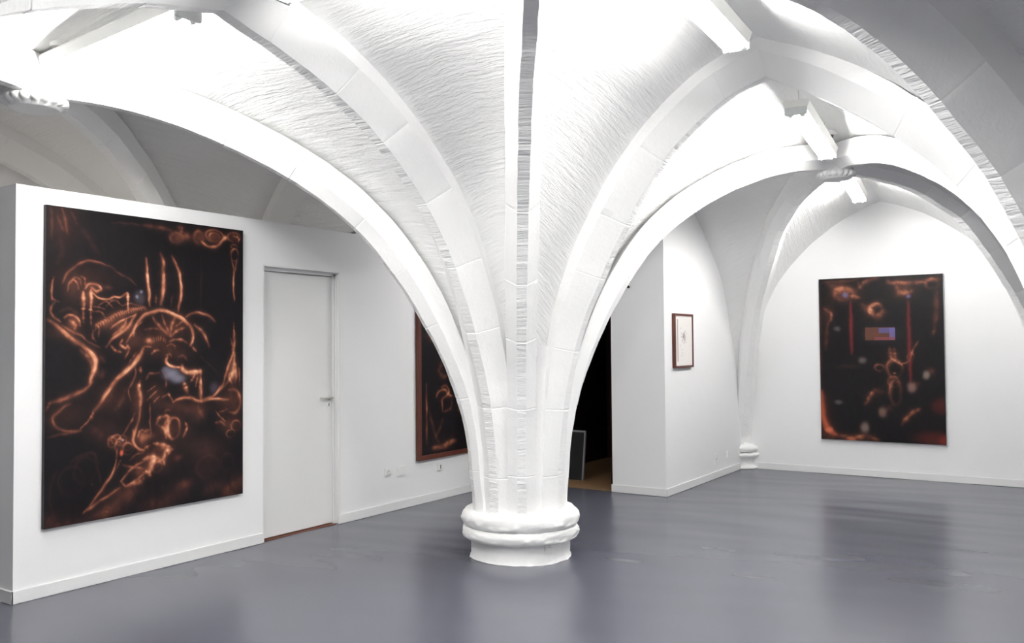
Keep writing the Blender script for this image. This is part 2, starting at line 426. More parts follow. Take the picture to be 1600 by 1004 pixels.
# middle pillar
pil = tag(empty('pillar', (*NW['A'], 0)), 'thick white stone pillar with a round moulded base, flaring into the vault ribs', 'pillar')
def rel(o, root):
    o.parent = root; o.matrix_parent_inverse = Matrix.Translation(-Vector(root.location)); return o
sh = rib_obj(None, shaft, 'shaft', .2, ZJ); rel(sh, pil)
V, Fc = [], []; dd = dense(D0, 60); tt = dense(T0, 60)
lathe(V, Fc, [(min(np.interp(z, dd[:, 1], dd[:, 0]), np.interp(z, tt[:, 1], tt[:, 0]))-.028-.10*max(z-.6, 0)**1.5, z) for z in np.linspace(.2, 1.5, 27)], *NW['A'], 96)
rel(obj('shaft_core', V, Fc, MS, None, True), pil)
def roll(name, z0, z1, R, rin):
    V, Fc = [], []; n = 12; pr = [(rin, z0)]
    for i in range(n+1):
        t = -math.pi/2+math.pi*i/n; h = (z1-z0)/2
        pr.append((R-h*.75+h*.75*math.cos(t), (z0+z1)/2+h*math.sin(t)))
    pr.append((rin, z1))
    def jag(i, a, r, z):
        v = Vector((math.cos(a)*R*7, math.sin(a)*R*7, z*20)); k = noise.noise(v)+.8*noise.noise(v*2.6)
        return r+.016*k*(1 if z < (z0+z1)/2 else .5), z+.012*k*(1 if z < (z0+z1)/2 else .3)
    lathe(V, Fc, pr, *NW['A'], 160, jag, .006)
    return rel(obj(name, V, Fc, MS, None, True), pil)
roll('base_ring', .222, .338, .425, .25); roll('base_ring', .135, .230, .42, .25)
V, Fc = [], []
def jag(i, a, r, z):
    v = Vector((math.cos(a)*3, math.sin(a)*3, 0)); k = noise.noise(v*2)
    if i == 0: return r+.006+.014*max(k, 0), z
    return r+.004*k, z
lathe(V, Fc, [(.358, 0), (.356, .018), (.357, .06), (.356, .10), (.358, .15), (.25, .155)], *NW['A'], 160, jag, .005)
rel(obj('plinth', V, Fc, MS, None, True), pil)

# corner respond at the back left
cp = tag(empty('corner_pillar', (-3.44, 10.34, 0)), 'small white moulded half pillar in the far corner between the two walls', 'pillar')
def quarter(name, prof, R=0):
    V, Fc = [], []
    def jg(i, a, r, z):
        v = Vector((math.cos(a)*2, math.sin(a)*2, z*15)); k = noise.noise(v*1.7)+noise.noise(v*5)*.6; return r*(1+.07*k), z+.006*k
    lathe(V, Fc, prof, -3.44, 10.34, 64, jg, .006)
    return rel(obj(name, V, Fc, MS, None, True), cp)
quarter('base', [(.17, 0), (.175, .015), (.14, .03), (.115, .05), (.11, .09), (.13, .125), (.16, .135), (.18, .14)])
quarter('base_ring', [(.12, .13), (.185, .14), (.205, .165), (.19, .19), (.12, .195)])
quarter('base_ring', [(.12, .20), (.17, .205), (.195, .23), (.19, .26), (.15, .28), (.12, .30), (.10, .36)])
quarter('shaft', [(.12, .26), (.105, .6), (.10, 1.0), (.115, 1.4)])

# ------------------------------------------------------------------ fluorescent lamps
bpy.context.view_layer.update()
dg = bpy.context.evaluated_depsgraph_get()
from mathutils.bvhtree import BVHTree
bv = BVHTree.FromObject(ceiling, dg)
def ceil_z(x, y):
    r = bv.ray_cast(Vector((x, y, 2.9)), Vector((0, 0, 1))); return r[0].z if r[0] else 3.25
def lamp(p, q, label, ys=(-.036, .036)):
    p = Vector(p); q = Vector(q); c = (p+q)/2; ln = (q-p).length; ang = math.atan2(q.y-p.y, q.x-p.x)
    root = tag(empty('fluorescent_lamp', c, ang), label, 'ceiling lamp', 'twin tube lamps hanging under the vaults')
    hl = ln/2; bm = bmesh.new()
    sec = [(-.066, .022), (-.085, .075), (-.078, .088), (.078, .088), (.085, .075), (.066, .022)]
    vs = []
    for x in (-hl, hl): vs.append([bm.verts.new((x, y, z)) for y, z in sec])
    n = len(sec)
    for i in range(n): bm.faces.new((vs[0][i], vs[0][(i+1) % n], vs[1][(i+1) % n], vs[1][i]))
    bm.faces.new(vs[0]); bm.faces.new(vs[1][::-1])
    bmobj('housing', bm, MHOU, root)
    for s in (-1, 1):
        bm = bmesh.new(); bm_box(bm, (s*hl-.012, -.070, -.012), (s*hl+.012, .070, .040), .004)
        bm_cyl(bm, (s*(hl-.018), -.036, -.004), (s*(hl-.045), -.036, -.004), .016); bm_cyl(bm, (s*(hl-.018), .036, -.004), (s*(hl-.045), .036, -.004), .016)
        bmobj('end_cap', bm, MCAP, root)
    for y in ys:
        bm = bmesh.new(); bm_cyl(bm, (-hl+.03, y, -.006), (hl-.03, y, -.006), .0135, 14)
        bmobj('tube', bm, ME, root, True)
    R = Matrix.Rotation(ang, 3, 'Z')
    for s in (-1, 1):
        wp = c+R@Vector((s*(hl-.12), 0, 0)); zt = ceil_z(wp.x, wp.y)
        bm = bmesh.new(); bm_cyl(bm, (s*(hl-.12), 0, .085), (s*(hl-.12), 0, max(zt-c.z+.01, .1)), .0028, 8)
        bmobj('wire', bm, MCAP, root)
    return root
lamp((-5.0, 2.66, 3.105), (-3.56, 2.57, 3.105), 'twin tube lamp beside the left vault boss, above the partition')
lamp((-1.47, 4.40, 3.055), (-1.40, 2.92, 3.055), 'twin tube lamp at the top of the picture, nearest in front of the pointed arch')
lamp((-1.505, 5.68, 3.01), (-1.665, 7.20, 3.01), 'twin tube lamp just behind the pointed arch, before the far boss')
lamp((-1.70, 7.96, 2.985), (-1.87, 9.44, 2.985), 'twin tube lamp beyond the far boss, nearest the back wall')
lamp((-2.92, 2.57, 3.05), (-1.74, 2.57, 3.05), 'twin tube lamp between the near boss and the arch to the left aisle')
lamp((-1.50, 0.62, 3.06), (-1.56, 2.12, 3.06), 'added twin tube fill lamp overhead, out of view, nearest to the camera')  # added lamp above the frame, brightens the pillar front and walls
lamp((-4.3, 6.3, 2.44), (-4.3, 6.9, 2.44), 'short single tube added for wall light, hidden behind the pillar, in front of the dark doorway', (0,))  # added hidden tube, lifts the light on the door wall and pier
lamp((2.3, 2.0, 2.9), (2.3, 3.5, 2.9), 'twin tube lamp added for fill light in the right aisle, outside the picture')  # added off-frame lamp that raises the general light level
gl = tag(empty('fill_globe', (-6.2, 3.7, 0)), 'unseen white globe added to brighten the vault behind the white partition', 'lamp')  # added glowing globe, hidden by the partition, lightens the dark vault above
bm = bmesh.new(); bmesh.ops.create_uvsphere(bm, u_segments=24, v_segments=16, radius=.12, matrix=Matrix.Translation((0, 0, 1.75)))
MG = bpy.data.materials.new('glowing fill globe'); MG.use_nodes = True; _g = MG.node_tree; _g.nodes.clear()
_go = _g.nodes.new('ShaderNodeOutputMaterial'); _ge = _g.nodes.new('ShaderNodeEmission'); _ge.inputs[0].default_value = (1, .93, .84, 1); _ge.inputs[1].default_value = GLOBE_FILL; _g.links.new(_ge.outputs[0], _go.inputs[0])
bmobj('globe', bm, MG, gl, True)
bm = bmesh.new(); bm_cyl(bm, (0, 0, .03), (0, 0, 1.64), .011, 12); bm_cyl(bm, (0, 0, 1.60), (0, 0, 1.65), .03, 16); bmobj('pole', bm, MCAP, gl)
bm = bmesh.new(); bm_cyl(bm, (0, 0, .0), (0, 0, .03), .15, 32); bmobj('base', bm, MCAP, gl)

# ceiling fittings
def fitting(x, y, label):
    z = ceil_z(x, y); r = tag(empty('smoke_detector', (x, y, z)), label, 'smoke detector')
    bm = bmesh.new(); bm_cyl(bm, (0, 0, -.03), (0, 0, .02), .050, 32, .062); bmobj('housing', bm, MPL, r)
    bm = bmesh.new(); bm_cyl(bm, (0, 0, -.052), (0, 0, -.03), .020, 24, .026); bmobj('sensor', bm, MPL2, r)
fitting(-4.81, 2.63, 'round white detector with dark centre on the vault by the left lamp')
fitting(-1.66, 7.30, 'round white detector with dark centre between far lamp and boss')

# ------------------------------------------------------------------ sockets and small fittings on the walls
def socket(name, loc, rz, label, w_=.075, h_=.075, round_=True, cat='socket'):
    """built facing +X, then turned"""
    r = tag(empty(name, loc, rz), label, cat)
    box('plate', (0, -w_/2, -h_/2), (.011, w_/2, h_/2), MPL, r, .003)
    if round_:
        bm = bmesh.new(); bm_cyl(bm, (.011, 0, 0), (.016, 0, 0), .024, 24, .026); o = bmobj('insert', bm, MPL, r)
        bm = bmesh.new()
        for yy in (-.009, .009): bm_cyl(bm, (.0155, yy, 0), (.0168, yy, 0), .003, 10)
        bm_cyl(bm, (.0155, 0, .011), (.022, 0, .011), .0025, 10)
        bmobj('pin_hole', bm, MBLK, o)
    return r
socket('wall_socket', (XL, 5.93, .365), 0, 'white socket low on the wall between door and covered painting')
socket('blank_plate', (XL, 6.11, .35), 0, 'flush blank white cover plate right of the wall socket', .1, .09, False, 'cover plate')
r = socket('wall_switch', (XL, 6.70, .318), 0, 'small white switch under the painting behind the pillar', .075, .07, False, 'switch')
box('rocker', (.011, -.004, -.018), (.016, .008, .02), mat('grey plastic rocker', (.25, .25, .25), .4), r, .001)
socket('wall_socket', (XR, 9.32, .215), 0, 'white socket low on right wall left of the corner pillar', .07, .13, True)
socket('cable_outlet', (XR, 9.72, .225), 0, 'tiny white outlet beside the corner pillar base', .04, .09, False, 'outlet')
ax, ay = NW['A']; dv = Vector((-3.018+3.4, 5.062-5.25, 0)).normalized()
socket('pillar_socket', (ax+dv.x*.358, ay+dv.y*.358, .118), math.atan2(dv.y, dv.x), 'white painted socket on the foot of the pillar', .06, .085, True)
bm = bmesh.new(); bm_cyl(bm, (0, 0, 0), (0, -.016, 0), .010, 12); bm_cyl(bm, (0, -.016, 0), (0, -.022, 0), .015, 12)
o = bmobj('wall_hook', bm, MBLK, None); o.location = (-3.81, YP, 2.096); tag(o, 'tiny black peg high on the grey pier wall', 'peg')

# leaning board in the dark room
bd = tag(empty('leaning_board', (-4.86, 8.42, .004)), 'black board with grey edge leaning in the dark room', 'board')
bd.rotation_euler = (math.radians(-8), 0, 0)
box('panel', (-.25, .0, .0), (.22, .02, .54), MBLK, bd)
bm = bmesh.new(); bm_box(bm, (-.26, -.004, .53), (.235, .024, .55)); bm_box(bm, (.22, -.004, 0), (.235, .024, .55))
bmobj('edge_strip', bm, MGRY, bd)

# ------------------------------------------------------------------ paintings
ART_A=[
["b",0.13,[67.0,53.8],70.4,71.0],
["b",0.14,[156.5,220.5],120.2,39.4],
["s",9.1,0.55,[[70.6,240.8],[89.9,210.8],[120.6,186.4],[156.2,171.2],[192.5,162.4],[234.1,166.6],[276.5,175.9]]],
["s",6.8,0.35,[[276.5,175.9],[324.6,198.8],[373.7,213.5],[408.7,236.2]]],
["s",6.4,0.5,[[88.1,265.9],[98.9,242.8],[116.4,229.0],[132.0,238.0],[138.9,257.4]]],
["s",6.5,0.4,[[107.7,239.1],[125.2,220.4],[143.1,227.7],[147.7,243.9]]],
["s",6.5,0.5,[[147.5,214.4],[165.6,223.4],[168.0,246.3]]],
["s",10.6,0.75,[[170.3,256.1],[183.9,242.3],[211.4,239.5],[234.6,246.9],[239.3,256.7],[220.7,260.8],[202.2,251.5],[190.8,248.7]]],
["s",10.5,0.85,[[195.4,255.1],[197.9,291.5]]],
["s",10.4,0.65,[[161.4,266.3],[160.6,292.7]]],
["s",5.4,0.65,[[202.3,264.8],[225.5,280.6],[267.7,284.2],[296.1,274.8],[325.0,277.2],[354.2,262.5],[366.5,260.3]]],
["s",9.5,0.9,[[366.5,260.3],[368.1,287.4]]],
["s",10.3,0.35,[[62.3,2.5],[75.5,30.4],[82.3,59.0],[86.8,84.5]]],
["s",10.2,0.25,[[45.3,33.2],[58.4,57.8],[71.5,76.0]]],
["s",10.3,0.2,[[97.2,-0.9],[115.0,26.7],[128.5,48.4]]],
["s",8.9,0.25,[[19.5,10.0],[21.9,41.7],[20.3,105.8]]],
["s",19.6,0.12,[[155.5,62.6],[178.3,87.2],[229.3,136.8]]],
["s",6.3,0.45,[[26.0,297.0],[23.6,265.2],[29.7,233.0]]],
["s",5.5,0.2,[[285.2,31.4],[343.2,28.0],[392.7,27.2],[445.2,26.1]]],
["s",19.1,0.12,[[46.4,180.9],[67.6,134.5],[58.7,102.9]]],
["b",0.25,[274.5,245.2],19.0,7.4],
["s",15.6,0.35,[[445.2,26.1],[491.7,27.5],[549.7,27.9],[587.4,32.0]]],
["s",17.3,0.4,[[620.0,16.6],[642.1,22.0],[636.6,37.1]]],
["r",14.4,0.42,[614.7,57.0],33.1,18.2],
["b",0.42,[667.2,47.4],27.0,13.9],
["b",0.3,[620.2,56.6],33.2,18.2],
["r",14.7,0.45,[735.3,47.7],26.0,23.1],
["b",0.3,[738.2,47.5],28.9,22.3],
["r",9.0,0.6,[826.0,33.2],51.1,22.0],
["r",7.5,0.5,[826.0,37.0],30.0,15.1],
["b",0.35,[820.0,37.4],48.0,18.9],
["s",13.5,0.8,[[749.7,61.5],[773.0,71.1],[808.2,76.1],[844.0,69.8],[874.1,48.5],[892.3,33.8]]],
["b",0.8,[889.3,35.9],14.7,9.2],
["r",9.2,0.5,[944.8,29.7],37.7,17.4],
["b",0.25,[941.7,29.9],37.6,17.4],
["s",7.7,0.7,[[941.7,24.1],[973.0,33.4],[969.9,49.2]]],
["r",7.7,0.65,[948.0,97.3],22.6,23.2],
["s",7.6,0.7,[[929.3,113.9],[941.7,151.8],[940.5,190.5],[944.9,229.0],[948.0,267.5]]],
["s",6.1,0.6,[[963.6,111.8],[951.1,151.3],[944.9,174.9]]],
["r",7.7,0.5,[944.8,66.5],20.6,7.7],
["s",9.7,0.9,[[453.4,139.6],[458.7,177.9],[462.5,219.8],[469.4,282.8]]],
["s",15.5,0.7,[[531.4,120.5],[542.1,144.8],[543.9,180.5],[545.0,216.1],[537.3,280.6]]],
["s",12.2,0.85,[[587.7,124.0],[609.5,148.0],[628.8,183.3],[638.3,222.8],[638.4,277.4]]],
["s",4.4,0.1,[[749.8,110.0],[750.2,273.8]]],
["b",0.2,[508.9,420.5],85.1,38.8],
["b",0.18,[594.2,463.4],82.6,28.7],
["b",0.2,[604.7,369.8],88.6,32.4],
["s",9.7,0.9,[[457.2,196.6],[461.3,196.4],[469.2,238.2],[476.2,301.2]]],
["s",15.5,0.7,[[545.0,192.2],[542.5,235.2],[532.1,296.1]]],
["s",12.2,0.85,[[628.8,188.0],[641.6,231.1],[636.2,274.9],[620.9,315.3]]],
["s",15.8,0.95,[[416.3,355.0],[446.6,335.2],[487.7,322.0],[540.1,317.2],[593.7,326.7],[648.6,343.7],[687.7,368.7],[704.7,394.2],[701.9,419.9],[690.7,438.3]]],
["s",12.6,0.6,[[490.3,339.6],[524.4,370.8],[577.8,404.2]]],
["s",9.9,0.55,[[537.5,335.1],[556.2,366.8],[577.8,398.8]]],
["s",12.8,0.65,[[604.6,340.9],[588.5,370.0],[583.2,402.4]]],
["s",11.4,0.7,[[659.7,374.5],[621.1,384.0],[585.9,405.9]]],
["s",7.1,0.5,[[648.6,351.0],[610.2,369.7]]],
["s",11.8,0.7,[[665.2,336.1],[698.9,324.4],[738.7,319.8],[785.1,326.2],[808.6,337.0],[832.4,349.7]]],
["s",13.3,0.75,[[713.1,364.6],[744.6,379.0],[773.6,404.8],[794.1,442.1]]],
["s",10.2,0.7,[[699.1,442.0],[721.9,458.6]]],
["s",10.1,0.6,[[577.8,423.9],[610.3,416.6],[648.8,420.1],[676.6,431.0]]],
["b",0.7,[470.0,422.4],19.6,9.1],
["s",6.9,0.5,[[447.1,441.6],[483.0,441.7]]],
["s",9.8,0.6,[[485.7,466.3],[503.8,454.1],[524.8,455.9]]],
["s",7.0,0.35,[[446.8,382.4],[493.1,378.3],[529.8,385.0]]],
["s",5.6,0.4,[[493.2,406.5],[495.9,424.1]]],
["s",5.6,0.4,[[506.2,406.4],[510.0,424.1]]],
["s",5.6,0.45,[[519.3,406.3],[523.6,424.0]]],
["s",5.6,0.5,[[535.1,406.2],[532.5,420.5]]],
["s",5.6,0.45,[[551.1,409.7],[545.8,424.0]]],
["s",5.6,0.4,[[559.1,413.2],[553.8,427.5]]],
["s",11.3,0.8,[[567.3,474.0],[559.3,491.7],[572.8,506.2],[605.2,513.8],[638.0,514.4]]],
["s",7.1,0.5,[[556.6,470.3],[578.0,468.7],[588.8,477.7]]],
["s",10.1,0.4,[[626.9,478.0],[654.5,474.6],[671.2,489.4]]],
["s",7.1,0.45,[[561.8,438.2],[588.7,434.6],[607.7,441.8],[605.0,449.0]]],
["s",17.3,0.85,[[646.2,507.2],[649.1,521.8],[682.5,533.3],[727.7,534.2],[750.7,530.9]]],
["s",4.6,0.55,[[941.8,349.8],[941.9,388.4]]],
["s",12.2,0.8,[[941.8,380.6],[948.1,419.1],[941.9,457.6],[948.1,492.3]]],
["s",7.6,0.5,[[923.3,411.5],[935.7,442.2],[929.5,457.6]]],
["s",9.1,0.6,[[935.7,476.8],[911.1,507.2],[886.7,556.3]]],
["s",15.2,0.6,[[941.9,492.2],[954.4,527.1],[935.7,557.4]]],
["s",7.6,0.4,[[973.1,519.7],[976.3,558.4]]],
["b",0.35,[941.9,519.2],24.9,34.6],
["s",6.1,0.65,[[944.9,172.2],[940.5,211.0],[946.8,268.7]]],
["s",8.4,0.5,[[503.1,265.1],[505.8,293.3]]],
["s",5.7,0.3,[[593.5,258.3],[585.5,298.1]]],
["s",6.9,0.35,[[446.4,302.0],[456.7,315.8]]],
["s",4.4,0.1,[[750.0,181.9],[747.4,312.2]]],
["s",5.9,0.12,[[750.6,479.1],[803.0,509.5],[850.5,547.9]]],
["s",6.3,0.55,[[33.9,224.2],[23.6,256.6],[28.0,288.3],[53.7,298.6]]],
["s",8.8,0.65,[[38.8,300.7],[21.9,320.3],[30.6,345.6],[60.7,364.2]]],
["s",18.3,0.85,[[22.2,361.7],[69.5,389.8],[122.2,421.8],[167.0,441.3],[203.6,467.8],[217.5,494.4],[210.8,524.1],[199.5,541.7]]],
["s",10.1,0.3,[[5.3,355.6],[22.2,361.7]]],
["s",14.3,0.4,[[149.1,454.4],[180.8,474.2],[199.3,507.4]]],
["s",9.0,0.8,[[77.9,351.1],[99.6,340.9],[126.1,343.6],[144.0,359.6],[146.4,375.9]]],
["b",0.4,[117.4,363.3],25.8,20.1],
["s",12.9,0.55,[[104.1,357.0],[126.3,369.7],[121.9,382.8]]],
["s",7.8,0.5,[[69.4,373.7],[113.2,392.6],[157.8,408.5],[180.5,421.6],[231.1,444.7]]],
["s",12.8,0.2,[[60.4,332.1],[103.9,321.4],[139.4,336.8]]],
["s",13.0,0.75,[[161.4,267.3],[162.6,316.6]]],
["s",9.1,0.6,[[159.5,320.0],[162.0,362.6]]],
["s",10.5,0.9,[[194.5,259.5],[194.4,319.0]]],
["s",6.5,0.6,[[194.4,322.4],[193.8,368.7]]],
["s",5.2,0.8,[[150.4,317.6],[170.7,317.0]]],
["s",5.2,0.8,[[184.4,321.0],[202.7,320.5]]],
["s",5.4,0.7,[[202.3,262.5],[225.5,279.9],[267.7,286.9],[296.2,277.5],[334.7,276.2],[361.6,263.2]]],
["s",9.5,0.9,[[364.0,261.4],[365.8,318.0]]],
["s",5.3,0.5,[[202.6,308.9],[230.3,311.4],[258.4,320.7]]],
["s",5.3,0.55,[[230.3,304.8],[258.3,293.9],[277.2,300.1],[296.4,316.4]]],
["s",5.4,0.5,[[263.1,310.6],[286.7,289.6],[315.4,288.7],[339.8,305.0]]],
["s",5.3,0.5,[[202.7,325.5],[239.7,327.9],[258.6,347.6]]],
["s",5.4,0.4,[[334.9,305.2],[369.2,297.3],[444.4,302.1]]],
["s",33.8,0.4,[[221.4,374.9],[268.1,357.5],[296.5,343.5],[344.8,332.3],[394.1,319.1],[446.5,312.5]]],
["s",3.9,0.45,[[212.3,388.3],[219.1,368.3],[230.7,379.4]]],
["s",4.0,0.45,[[224.3,382.5],[231.1,363.4],[242.8,374.6]]],
["s",4.0,0.45,[[236.3,376.7],[243.2,358.6],[255.0,369.8]]],
["s",4.0,0.45,[[248.4,370.9],[255.3,353.7],[267.2,364.9]]],
["s",4.0,0.45,[[260.6,365.0],[267.6,348.8],[279.5,360.0]]],
["s",4.0,0.45,[[272.8,359.1],[279.8,343.8],[291.8,355.1]]],
["s",4.0,0.45,[[285.1,353.1],[292.2,338.8],[304.2,350.1]]],
["s",4.0,0.45,[[297.5,347.2],[304.6,333.8],[316.7,345.1]]],
["s",4.0,0.45,[[309.9,341.2],[317.1,328.8],[329.2,340.1]]],
["s",4.0,0.5,[[325.4,339.5],[329.2,322.4],[337.0,334.1]]],
["s",4.1,0.5,[[336.0,337.2],[339.8,320.8],[347.7,331.8]]],
["s",4.1,0.5,[[346.8,334.9],[350.6,319.1],[358.5,329.5]]],
["s",4.1,0.5,[[357.5,332.7],[361.4,317.5],[369.3,327.2]]],
["s",4.1,0.5,[[368.3,330.4],[372.2,315.8],[380.2,324.9]]],
["s",4.1,0.5,[[379.2,328.0],[383.1,314.2],[391.1,322.6]]],
["s",4.1,0.5,[[390.1,325.7],[394.0,312.5],[402.1,320.3]]],
["s",4.1,0.5,[[401.1,323.4],[405.0,310.8],[413.1,317.9]]],
["s",4.1,0.5,[[412.1,321.0],[416.1,309.1],[424.2,315.5]]],
["s",4.1,0.5,[[423.2,318.7],[427.2,307.5],[435.3,313.2]]],
["s",4.1,0.5,[[434.3,316.3],[438.3,305.8],[446.5,310.8]]],
["s",6.6,0.5,[[216.8,371.7],[230.7,381.4],[230.9,408.1]]],
["s",7.9,0.5,[[203.1,388.4],[203.2,408.3],[217.1,421.5]]],
["s",10.9,0.75,[[263.8,441.4],[296.9,414.4],[335.4,393.8],[374.5,372.9],[394.2,345.0],[409.1,330.8]]],
["s",6.8,0.75,[[287.2,384.1],[315.8,363.5],[354.7,349.2],[404.1,334.4]]],
["s",9.5,0.55,[[296.9,404.3],[345.0,373.3],[359.6,349.1]]],
["s",16.3,0.3,[[316.1,404.2],[369.5,366.1]]],
["s",8.2,0.7,[[360.0,427.9],[384.5,403.7],[409.3,365.5],[439.5,337.1]]],
["s",8.2,0.65,[[394.5,407.1],[404.4,379.4],[434.5,354.6]]],
["s",9.4,0.75,[[287.5,438.1],[306.7,453.3],[335.7,458.5]]],
["s",9.5,0.8,[[340.3,417.7],[330.7,434.7],[355.2,446.7],[369.9,438.1]]],
["s",8.1,0.6,[[360.0,434.7],[374.9,451.9],[355.3,479.1]]],
["s",16.3,0.8,[[445.0,448.6],[424.9,476.3],[390.0,503.5],[350.6,523.4],[316.8,544.5]]],
["s",6.8,0.5,[[370.1,496.4],[394.8,476.1],[409.7,462.4]]],
["b",0.5,[412.9,272.4],7.1,4.9,[0.35,0.35,0.5]],
["b",0.35,[434.0,255.3],7.1,4.9,[0.35,0.35,0.5]],
["b",0.2,[424.0,274.8],25.4,20.9,[0.2,0.16,0.2]],
["b",0.22,[345.0,373.3],64.3,20.5],
["b",0.2,[268.1,367.6],57.4,20.2],
["b",0.18,[112.3,262.7],40.1,39.0],
["b",0.2,[193.2,276.1],36.9,36.4],
["b",0.2,[384.6,424.4],55.2,37.8],
["b",0.16,[86.9,396.1],79.8,19.3],
["s",9.3,0.28,[[235.9,471.4],[259.4,491.6]]],
["s",19.8,0.12,[[231.6,527.9],[250.3,538.3]]],
["b",0.14,[298.0,611.1],82.6,50.5],
["b",0.12,[260.7,713.1],76.3,30.0],
["b",0.25,[347.0,759.1],64.2,23.8],
["b",0.12,[93.1,651.6],88.9,38.6],
["b",0.2,[415.6,632.8],30.3,69.0],
["s",16.6,0.6,[[199.6,557.9],[158.9,582.9],[114.6,594.4],[71.1,605.7],[20.0,613.2]]],
["s",19.6,0.85,[[194.4,458.8],[215.2,485.5],[208.5,518.5],[190.4,554.4]]],
["s",7.5,0.4,[[20.0,613.2],[7.5,634.8]]],
["s",11.3,0.5,[[106.0,619.9],[62.7,637.3],[35.1,658.2],[33.1,677.2],[63.1,698.0],[115.4,707.5],[155.3,706.7]]],
["s",6.3,0.3,[[155.3,710.0],[71.9,714.5],[12.4,720.1]]],
["s",16.1,0.78,[[434.9,460.1],[394.9,497.8],[360.4,521.2],[316.8,550.9],[274.1,586.7],[241.5,622.2],[209.3,653.9]]],
["s",5.8,0.65,[[209.3,653.9],[186.6,675.8],[153.0,701.7]]],
["s",7.8,0.5,[[209.4,657.2],[200.3,676.5]]],
["s",6.8,0.5,[[402.5,508.2],[405.1,535.9],[385.3,569.8],[370.6,589.9],[380.6,624.5]]],
["s",6.8,0.55,[[403.2,666.7],[385.9,693.3],[346.8,731.9]]],
["s",11.0,0.75,[[427.6,512.1],[427.7,529.4]]],
["s",16.4,0.85,[[427.8,560.6],[422.8,577.8],[428.0,605.6],[428.2,640.2]]],
["s",9.5,0.7,[[428.2,640.2],[425.8,681.6],[408.4,715.2],[396.2,755.6],[411.2,780.7],[448.6,793.8]]],
["r",9.3,0.55,[294.0,755.4],18.2,16.1],
["r",5.3,0.5,[313.1,746.6],21.7,13.5],
["r",5.4,0.5,[337.3,758.4],24.4,11.9],
["r",5.4,0.45,[366.6,774.0],22.2,13.6],
["r",5.4,0.4,[346.9,745.5],17.1,10.2],
["r",4.0,0.4,[322.9,774.3],14.5,16.9],
["r",4.0,0.4,[298.7,742.3],24.0,7.4],
["s",16.1,0.2,[[355.8,582.6],[336.6,622.7],[307.8,648.6]]],
["s",26.2,0.14,[[205.1,703.1],[232.8,724.7],[251.6,745.8]]],
["b",0.5,[441.3,751.7],24.5,24.2],
["s",8.2,0.65,[[416.1,750.1],[426.0,730.0],[446.3,724.3]]],
["b",0.75,[339.9,794.1],7.8,8.8,[0.8,0.15,0.07]],
["b",0.6,[343.5,751.4],4.4,3.1,[0.5,0.5,0.6]],
["s",15.8,0.16,[[250.2,519.2],[245.7,545.8]]],
["s",19.9,0.12,[[232.3,645.1],[279.0,613.7],[297.9,587.5]]],
["b",0.2,[578.9,732.3],104.1,39.2],
["b",0.2,[509.6,608.5],47.5,38.7],
["b",0.25,[923.4,646.3],68.6,45.8],
["s",10.0,0.75,[[564.6,478.6],[567.4,500.0],[599.7,511.2],[629.7,515.3]]],
["b",0.95,[589.0,538.0],39.2,17.9,[0.17,0.16,0.21]],
["b",0.9,[621.6,555.6],37.5,15.1,[0.17,0.16,0.21]],
["b",0.7,[559.4,523.1],21.4,10.0,[0.13,0.125,0.17]],
["s",20.1,0.85,[[654.7,568.4],[663.1,585.0],[671.5,601.6]]],
["s",17.4,0.85,[[646.2,508.3],[654.6,526.6],[688.1,534.5],[739.2,535.5]]],
["s",13.2,0.9,[[746.6,528.3],[748.4,572.7],[750.9,639.3]]],
["s",8.7,0.65,[[716.4,542.4],[693.8,567.6]]],
["s",8.7,0.65,[[730.6,542.7],[722.2,586.7]]],
["s",8.3,0.5,[[457.7,554.4],[478.2,535.6],[525.1,533.1]]],
["s",8.5,0.5,[[535.6,524.4],[559.5,549.8],[559.7,585.4]]],
["s",4.2,0.55,[[463.0,592.9],[509.5,575.1]]],
["s",4.2,0.55,[[473.4,614.2],[520.0,591.3]]],
["s",4.2,0.55,[[494.1,636.1],[525.4,612.6]]],
["s",4.2,0.5,[[458.0,624.1],[499.2,604.7]]],
["s",13.2,0.85,[[600.1,636.9],[632.8,627.4],[677.1,621.8],[716.6,634.3],[750.9,639.3],[803.2,634.0],[856.6,637.9],[911.2,642.0]]],
["s",8.5,0.6,[[541.2,616.8],[573.1,610.8],[589.3,622.1],[600.1,636.9]]],
["s",7.1,0.5,[[573.1,603.7],[578.5,618.1]]],
["b",0.22,[677.2,663.7],96.8,22.6],
["b",0.22,[739.5,686.8],34.6,25.8],
["b",0.16,[584.0,646.9],59.9,14.3],
["s",10.5,0.65,[[759.5,632.3],[820.9,623.4],[868.6,591.1],[892.8,557.6],[911.1,519.8],[929.5,481.8],[941.9,462.6]]],
["s",9.1,0.55,[[832.7,623.8],[880.7,591.5],[929.6,554.6],[941.9,508.8],[954.3,462.7]]],
["s",12.2,0.6,[[929.6,577.6],[917.2,550.5],[954.4,539.8],[954.4,578.3]]],
["s",13.8,0.6,[[911.1,603.8],[954.4,605.2],[976.3,629.1],[982.6,664.1],[954.4,689.8],[917.3,688.0]]],
["s",6.1,0.45,[[976.3,524.7],[979.4,590.5]]],
["b",0.2,[826.7,593.6],23.8,18.8,[0.18,0.14,0.2]],
["b",0.35,[935.7,547.1],24.9,42.2],
["s",6.0,0.6,[[832.8,676.4],[868.7,704.6],[892.9,721.0]]],
["s",7.5,0.45,[[856.7,685.1],[905.1,676.0]]],
["s",10.5,0.5,[[832.9,721.5],[868.7,719.7],[892.9,736.2]]],
["r",9.1,0.55,[954.4,739.7],28.1,19.2],
["b",0.25,[923.5,734.1],55.9,26.7],
["r",6.0,0.5,[923.5,768.5],24.7,13.4],
["s",4.8,0.6,[[478.6,635.4],[479.8,684.4],[484.2,740.6]]],
["r",11.3,0.75,[603.1,728.4],31.6,36.5],
